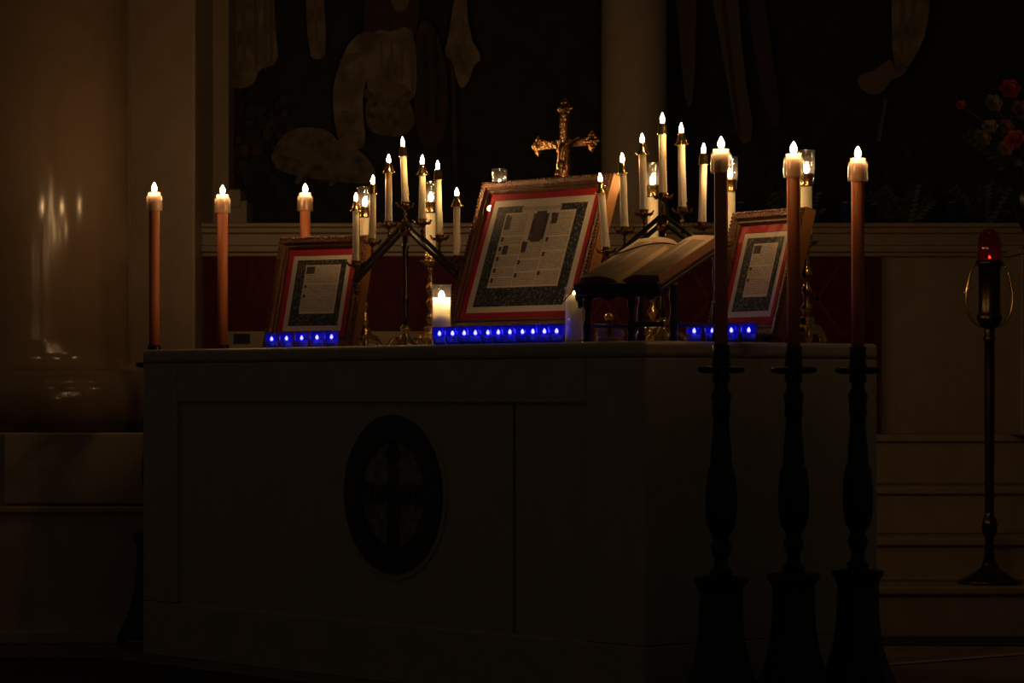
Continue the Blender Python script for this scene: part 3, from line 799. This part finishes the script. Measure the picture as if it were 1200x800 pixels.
# corpus: one continuous skinned figure
def corpus():
    y = -.019
    V = [(0,y,.580),(0,y-.002,.602),(0,y-.001,.622),(0,y-.002,.636),(0,y-.007,.645),(-.002,y-.010,.655),
         (-.014,y,.632),(-.045,y+.002,.642),(-.078,y+.004,.653),(-.086,y+.004,.656),
         (.014,y,.632),(.045,y+.002,.642),(.078,y+.004,.653),(.086,y+.004,.656),
         (-.007,y,.570),(-.008,y-.010,.538),(-.003,y-.002,.502),(-.001,y-.006,.492),
         (.007,y,.570),(.009,y-.009,.538),(.004,y-.002,.502),(.002,y-.006,.492)]
    R = [.011,.0095,.0125,.0045,.0075,.0065, .0060,.0042,.0030,.0032, .0060,.0042,.0030,.0032, .0085,.0060,.0036,.0034, .0085,.0060,.0036,.0034]
    Ed = [(0,1),(1,2),(2,3),(3,4),(4,5),(2,6),(6,7),(7,8),(8,9),(2,10),(10,11),(11,12),(12,13),(0,14),(14,15),(15,16),(16,17),(0,18),(18,19),(19,20),(20,21)]
    me = bpy.data.meshes.new('corpus'); me.from_pydata(V, Ed, []); o = bpy.data.objects.new('corpus', me); C.objects.link(o)
    sk = o.modifiers.new('skin','SKIN'); sk.use_smooth_shade = True
    for i, sv in enumerate(me.skin_vertices[0].data): sv.radius = (R[i], R[i]*.9); sv.use_root = (i == 0)
    sb = o.modifiers.new('sub','SUBSURF'); sb.levels = 2; sb.render_levels = 2
    me.materials.append(M['brass_dark']); o.parent = cr
    return o
co = corpus()
MB().lathe([(.0115,-.012),(.0135,-.004),(.0125,.006),(.0115,.010)], 16, (0,-.019,.572), cap=False).build('loincloth', M['brass'], co)

# ================================================================== MISSAL AND STAND
BA = math.radians(42); BU, BV = .184, .08
org = A(BU, BV, 1.0)
SL = math.radians(24.5)
stand = empty('missal_stand', org, -BA); tag(stand, 'dark carved wooden stand holding up the open missal', 'book stand')
def turned(m, x, y, h, z0=0):
    s = h/.14
    m.lathe([(.013,0),(.013,.012*s),(.009,.018*s),(.012,.026*s),(.0135,.040*s),(.012,.055*s),(.007,.066*s),(.010,.074*s),(.007,.082*s),(.011,.095*s),(.0125,.110*s),(.009,.124*s),(.012,.130*s),(.012,.14*s)], 16, (x,y,z0))
ZF = .150     # height of the board's front edge above the altar
def board_z(y): return ZF + y*math.tan(SL)
m = MB()
T = Matrix.Translation((0,0,ZF)) @ Matrix.Rotation(SL,4,'X')
m.box((-.150,-.012,-.012),(.150,.300,0), 0, T)
m.build('board', M['wood_dark'], stand, bevel=.003)
m = MB(); m.box((-.152,-.024,-.014),(.152,-.010,.020), 0, T)
m.build('ledge', M['wood_dark'], stand, bevel=.004)
# scalloped apron
pts = [(-.145,.138),(.145,.138)]
for i in range(25):
    t = i/24; x = .145-.29*t; pts.append((x, .112+.012*abs(math.cos(t*PI*4))))
m = MB(); m.prism(pts, -.008, .004); 
m.prism([(-.162,.135),(-.145,.140),(-.140,.10),(-.150,.094),(-.152,.112),(-.160,.118)], -.008, .004)
m.build('apron', M['wood_dark'], stand, bevel=.001)
for (x, y) in ((-.132,.012),(.028,.012),(.140,.055),(.140,.245),(-.132,.245)):
    m = MB(); turned(m, x, y, board_z(y)-.014); m.build('leg', M['wood_dark'], stand)
m = MB(); m.box((.028,.006,.040),(.14,.018,.054)); m.box((.134,.05,.04),(.146,.25,.052)); m.box((-.138,.012,.04),(-.126,.25,.052))
m.build('stretcher', M['wood_dark'], stand, bevel=.002)

book = empty('missal', org+Vector((0,0,ZF+.0012)), -BA, rx=0)
book.rotation_euler = (SL, 0, -BA)
tag(book, 'large open missal with brown pages lying on the dark carved stand', 'book')
BW, BL = .142, .285
def half_height(t):   # t 0 spine .. 1 fore-edge
    return .012 + .020*math.sin(min(1,t*1.6)*PI*.5) - .010*max(0,t-.35) - .010*(1-min(1,t*8))
m = MB(); m.box((-BW-.006,-.006,0),(BW+.006,BL+.006,.004)); m.build('cover', M['leather'], book, bevel=.001)
N = 24
for s_ in (-1,1):
    vs = []; fs = []
    for j in range(2):
        for i in range(N+1):
            t = i/N
            vs.append((s_*(t*BW), j*BL, .004+half_height(t))); 
    top = [(i, i+1, N+1+i+1, N+1+i) for i in range(N)]
    m = MB(); m.add(vs, top, 0, True)
    # page block sides
    b0 = []
    for j in range(2):
        for i in range(N+1): b0.append((s_*(i/N*BW), j*BL, .004))
    vv = vs+b0; o = 2*(N+1)
    fs = []
    for j in range(2):
        for i in range(N): fs.append((j*(N+1)+i, j*(N+1)+i+1, o+j*(N+1)+i+1, o+j*(N+1)+i))
    fs.append((N, 2*N+1, o+2*N+1, o+N))
    m.add(vv, fs, 1)
    # printed columns as ink lines on the curved page
    def surf(x, y, e=.0004): return (s_*x, y, .004+half_height(x/BW)+e)
    for c in range(2):
        xa = .018+c*.058; xb = xa+.050
        z = .026
        while z < BL-.03:
            for (p, q_) in ((xa, xa+.017),(xa+.018, xa+.034),(xa+.035, xb-random.uniform(0,.006))):
                m.add([surf(p,z), surf(q_,z), surf(q_,z+.0022), surf(p,z+.0022)], [(0,1,2,3)], 2)
            z += .0062
    m.build('page_block', [M['page'], M['page_edge'], mat('faded_ink', (.20,.13,.08), rough=.9)], book)
m = MB()
rb = []
for i in range(12):
    t = i/11; x = -.135+.150*t; y = .155+.128*t; rb.append((x, y, .004+half_height(abs(x)/BW)+.004))
m.tube(rb, .0022, 6); m.build('ribbon', M['ribbon'], book); m = MB(); m.tube([(-.142,.02,.022),(-.158,-.012,.004),(-.180,-.030,-.016),(-.196,-.045,-.030)], .0014, 6)
m.build('ribbon', M['ribbon'], book)

# glass cruet under the book stand
cru = empty('glass_cruet', A(.464+.02,.30,1.0), YAW); tag(cru, 'low faceted glass vessel with round brass stopper seen beneath the missal stand', 'glass vessel')
MB().lathe([(.040,0),(.044,.004),(.045,.03),(.043,.042),(.041,.046),(.039,.042),(.040,.006),(.0002,.006)], 12, smooth=False).build('glass', M['glass'], cru)
MB().lathe([(.036,.006),(.037,.020),(.0002,.020)], 20).build('wine', mat('amber_wine', (.25,.10,.03), rough=.2), cru)
MB().lathe([(.006,.018),(.005,.060),(.008,.064)], 12).build('stem', M['bronze'], cru)
MB().sphere((0,0,.076), .013, 16).build('stopper', M['brass'], cru)

# ================================================================== SANCTUARY LAMP
lx, ly, lz = 1.703, 11.26, .178
lamp = empty('sanctuary_lamp', (lx,ly,lz)); tag(lamp, 'tall brass sanctuary lamp on a slender stand with a red glass globe', 'lamp')
m = MB(); m.lathe([(.112,0),(.114,.008),(.108,.014),(.082,.024),(.066,.034),(.046,.046),(.034,.056),(.026,.07),(.020,.09)], 36); m.build('base', M['bronze'], lamp)
m = MB(); m.lathe([(.020,.088),(.016,.13),(.016,.165),(.022,.172),(.027,.190),(.028,.212),(.024,.232),(.016,.240),(.0165,.26),(.0185,.75),(.0175,.86),(.021,.868),(.0225,.876),(.017,.884),(.020,.905),(.017,.912)], 28); m.build('pole', M['bronze'], lamp)
m = MB(); m.lathe([(.017,.910),(.030,.918),(.042,.935),(.046,.950),(.041,.960),(.0385,.97),(.0385,1.125),(.044,1.132),(.049,1.140),(.050,1.149),(.040,1.152)], 32); m.build('lamp_body', M['bronze'], lamp)
for s_ in (-1,1):
    m = MB(); m.tube([(s_*.044,0,1.142),(s_*.062,0,1.125),(s_*.074,0,1.085),(s_*.082,0,1.040),(s_*.083,0,1.000),(s_*.076,0,.965),(s_*.060,0,.935),(s_*.040,0,.920),(s_*.022,0,.914)], [.003,.004,.005,.0065,.005,.005,.005,.004,.003], 10)
    m.sphere((s_*.088,0,1.038), .0075, 10); m.sphere((s_*.072,0,1.052), .006, 10)
    m.build('handle', M['brass'], lamp)
m = MB(); m.lathe([(.041,1.150),(.0435,1.155),(.0430,1.205),(.039,1.232),(.030,1.252),(.016,1.264),(.0002,1.267)], 32, cap=False); m.build('globe', M['red_glass'], lamp)
m = MB(); m.lathe([(.030,1.150),(.030,1.158),(.0002,1.158)], 20); m.build('candle', M['wax_white'], lamp)
make_flame(lamp, 1.158, .013, .0048, 'flame_red')

# ================================================================== FLOWERS
vx, vy, vz = 1.94, 11.78, CAMZ+(HOR-292)*11.78/F
ped = MB(); ped.box((vx-.16,11.62,.7),(vx+.4,12.0,vz-.03)); ped.box((vx-.045,11.60,vz-.03),(vx+.42,12.0,vz))
vase = empty('flower_vase', (vx,vy,vz)); tag(vase, 'dark bulbous vase of mixed flowers at the right edge', 'vase')
ped = MB(); ped.box((vx-.05,11.72,.7),(vx+.06,12.0,vz-.02)); ped.box((vx-.06,11.71,vz-.02),(vx+.07,12.0,vz))
struct(ped.build('trim_8', M['marble'], bevel=.005))
MB().lathe([(.034,0),(.036,.006),(.020,.020),(.026,.05),(.052,.10),(.070,.15),(.075,.20),(.066,.245),(.046,.27),(.044,.285),(.054,.30),(.050,.30),(.040,.284)], 32).build('vase_body', M['black_marble'], vase)
MB().lathe([(.055,.298),(.058,.302),(.054,.306),(.049,.302)], 32, cap=False).build('rim', M['bronze'], vase)
pet_m = {'red': mat('red_petal', (.34,.03,.022), rough=.6, var=.3, vscale=40), 'pink': mat('pink_petal', (.33,.14,.095), rough=.6, var=.3, vscale=40), 'cream': mat('cream_petal', (.22,.17,.09), rough=.6, var=.3, vscale=40)}
leaf_m = mat('dark_leaf', (.028,.040,.016), rough=.6)
def flower(p, r, col, label):
    root = empty('flower', p); tag(root, label, 'flower', 'flowers in the vase at the right edge')
    m = MB(); d0 = (Vector((random.uniform(-.5,.3), -1, random.uniform(.2,.6)))).normalized()
    R = d0.to_track_quat('Z','Y').to_matrix().to_4x4()
    for ringi, (n, ln, tilt) in enumerate(((6,1.0,.35),(6,.75,.8),(4,.5,1.15))):
        for k in range(n):
            a = 2*PI*k/n+ringi*.5
            T = R @ Matrix.Rotation(a,4,'Z') @ Matrix.Rotation(-tilt,4,'Y')
            l = r*ln; w = r*.42*ln
            m.add([(0,0,0),(l*.45,-w,.15*l),(l*.85,-w*.7,.1*l),(l,0,0),(l*.85,w*.7,.1*l),(l*.45,w,.15*l),(l*.5,0,.0)], [(0,1,6),(1,2,6),(2,3,6),(3,4,6),(4,5,6),(5,0,6)], 0, True, T)
    m.build('petals', pet_m[col], root)
    m = MB(); base_ = Vector((vx,vy,vz+.30))-Vector(p)
    m.tube([(0,0,0), base_*.5+Vector((0,.01,.03)), base_], [.003,.003,.003], 6); m.build('stem', leaf_m, root)
fl = [(1183,106,.045,'red','red flower at the top of the bouquet'),(1163,122,.04,'cream','cream flower at the upper left of the bouquet'),(1197,132,.05,'pink','pink flower at the right of the bouquet'),
      (1160,150,.035,'cream','cream bud in the middle left of the bouquet'),(1190,165,.045,'red','red flower low in the bouquet'),(1178,150,.036,'pink','pink flower in the middle of the bouquet'),
      (1150,163,.04,'cream','pale lily hanging at the lower left of the bouquet'),(1178,175,.034,'pink','small pink bloom lowest in the bouquet'),(1126,124,.022,'red','small dark red bloom reaching out left')]
for (px,py,r,col,lab) in fl:
    Y = 11.70+random.uniform(-.05,.06); x, z = xz(px,py,Y); flower((x,Y,z), r, col, lab)
# foliage: arching leaf sprays
def spray(px, py, n, reach, label, seedv, onvase=False):
    random.seed(seedv)
    Y = 11.80 if onvase else 12.60
    x, z = xz(px, py, Y)
    if not onvase: z = 1.517
    root = MB()
    for k in range(n):
        a = random.uniform(0, 2*PI); ln = reach*random.uniform(.6,1)
        up = random.uniform(.5,1.0)
        d = Vector((math.cos(a)*random.uniform(.4,.9), math.sin(a)*.35, up)).normalized()
        pts = [Vector((x,Y,z))+d*ln*t+Vector((0,0,-.12*ln*t*t)) for t in (0,.25,.5,.75,1)]
        root.tube(pts, [.003,.0025,.002,.0015,.001], 5)
        for i in range(1,9):
            t = i/9; p = Vector((x,Y,z))+d*ln*t+Vector((0,0,-.12*ln*t*t))
            for s_ in (-1,1):
                q = Vector((-d.z*s_, random.uniform(-.4,.2), d.x*s_)).normalized()
                l = .045*(1.1-t*.5); q = (q+d*.5).normalized(); n2 = q.cross(Vector((0,1,0))).normalized()*.008
                root.add([p, p+q*l*.5+n2, p+q*l, p+q*l*.5-n2], [(0,1,2,3)])
    o = root.build('leaf_spray', leaf_m); tag(o, label, 'foliage', 'foliage sprays')
spray(1188,200,16,.30,'dark green foliage filling the flower vase',3,True)
spray(1150,0,12,.26,'dark leaf spray on the far shelf left of the vase',5)
spray(1060,0,12,.24,'dark leaf spray on the far shelf between the two right blue glasses',6)
spray(935,0,10,.22,'dark leaf spray on the far shelf behind the right altar card',8)
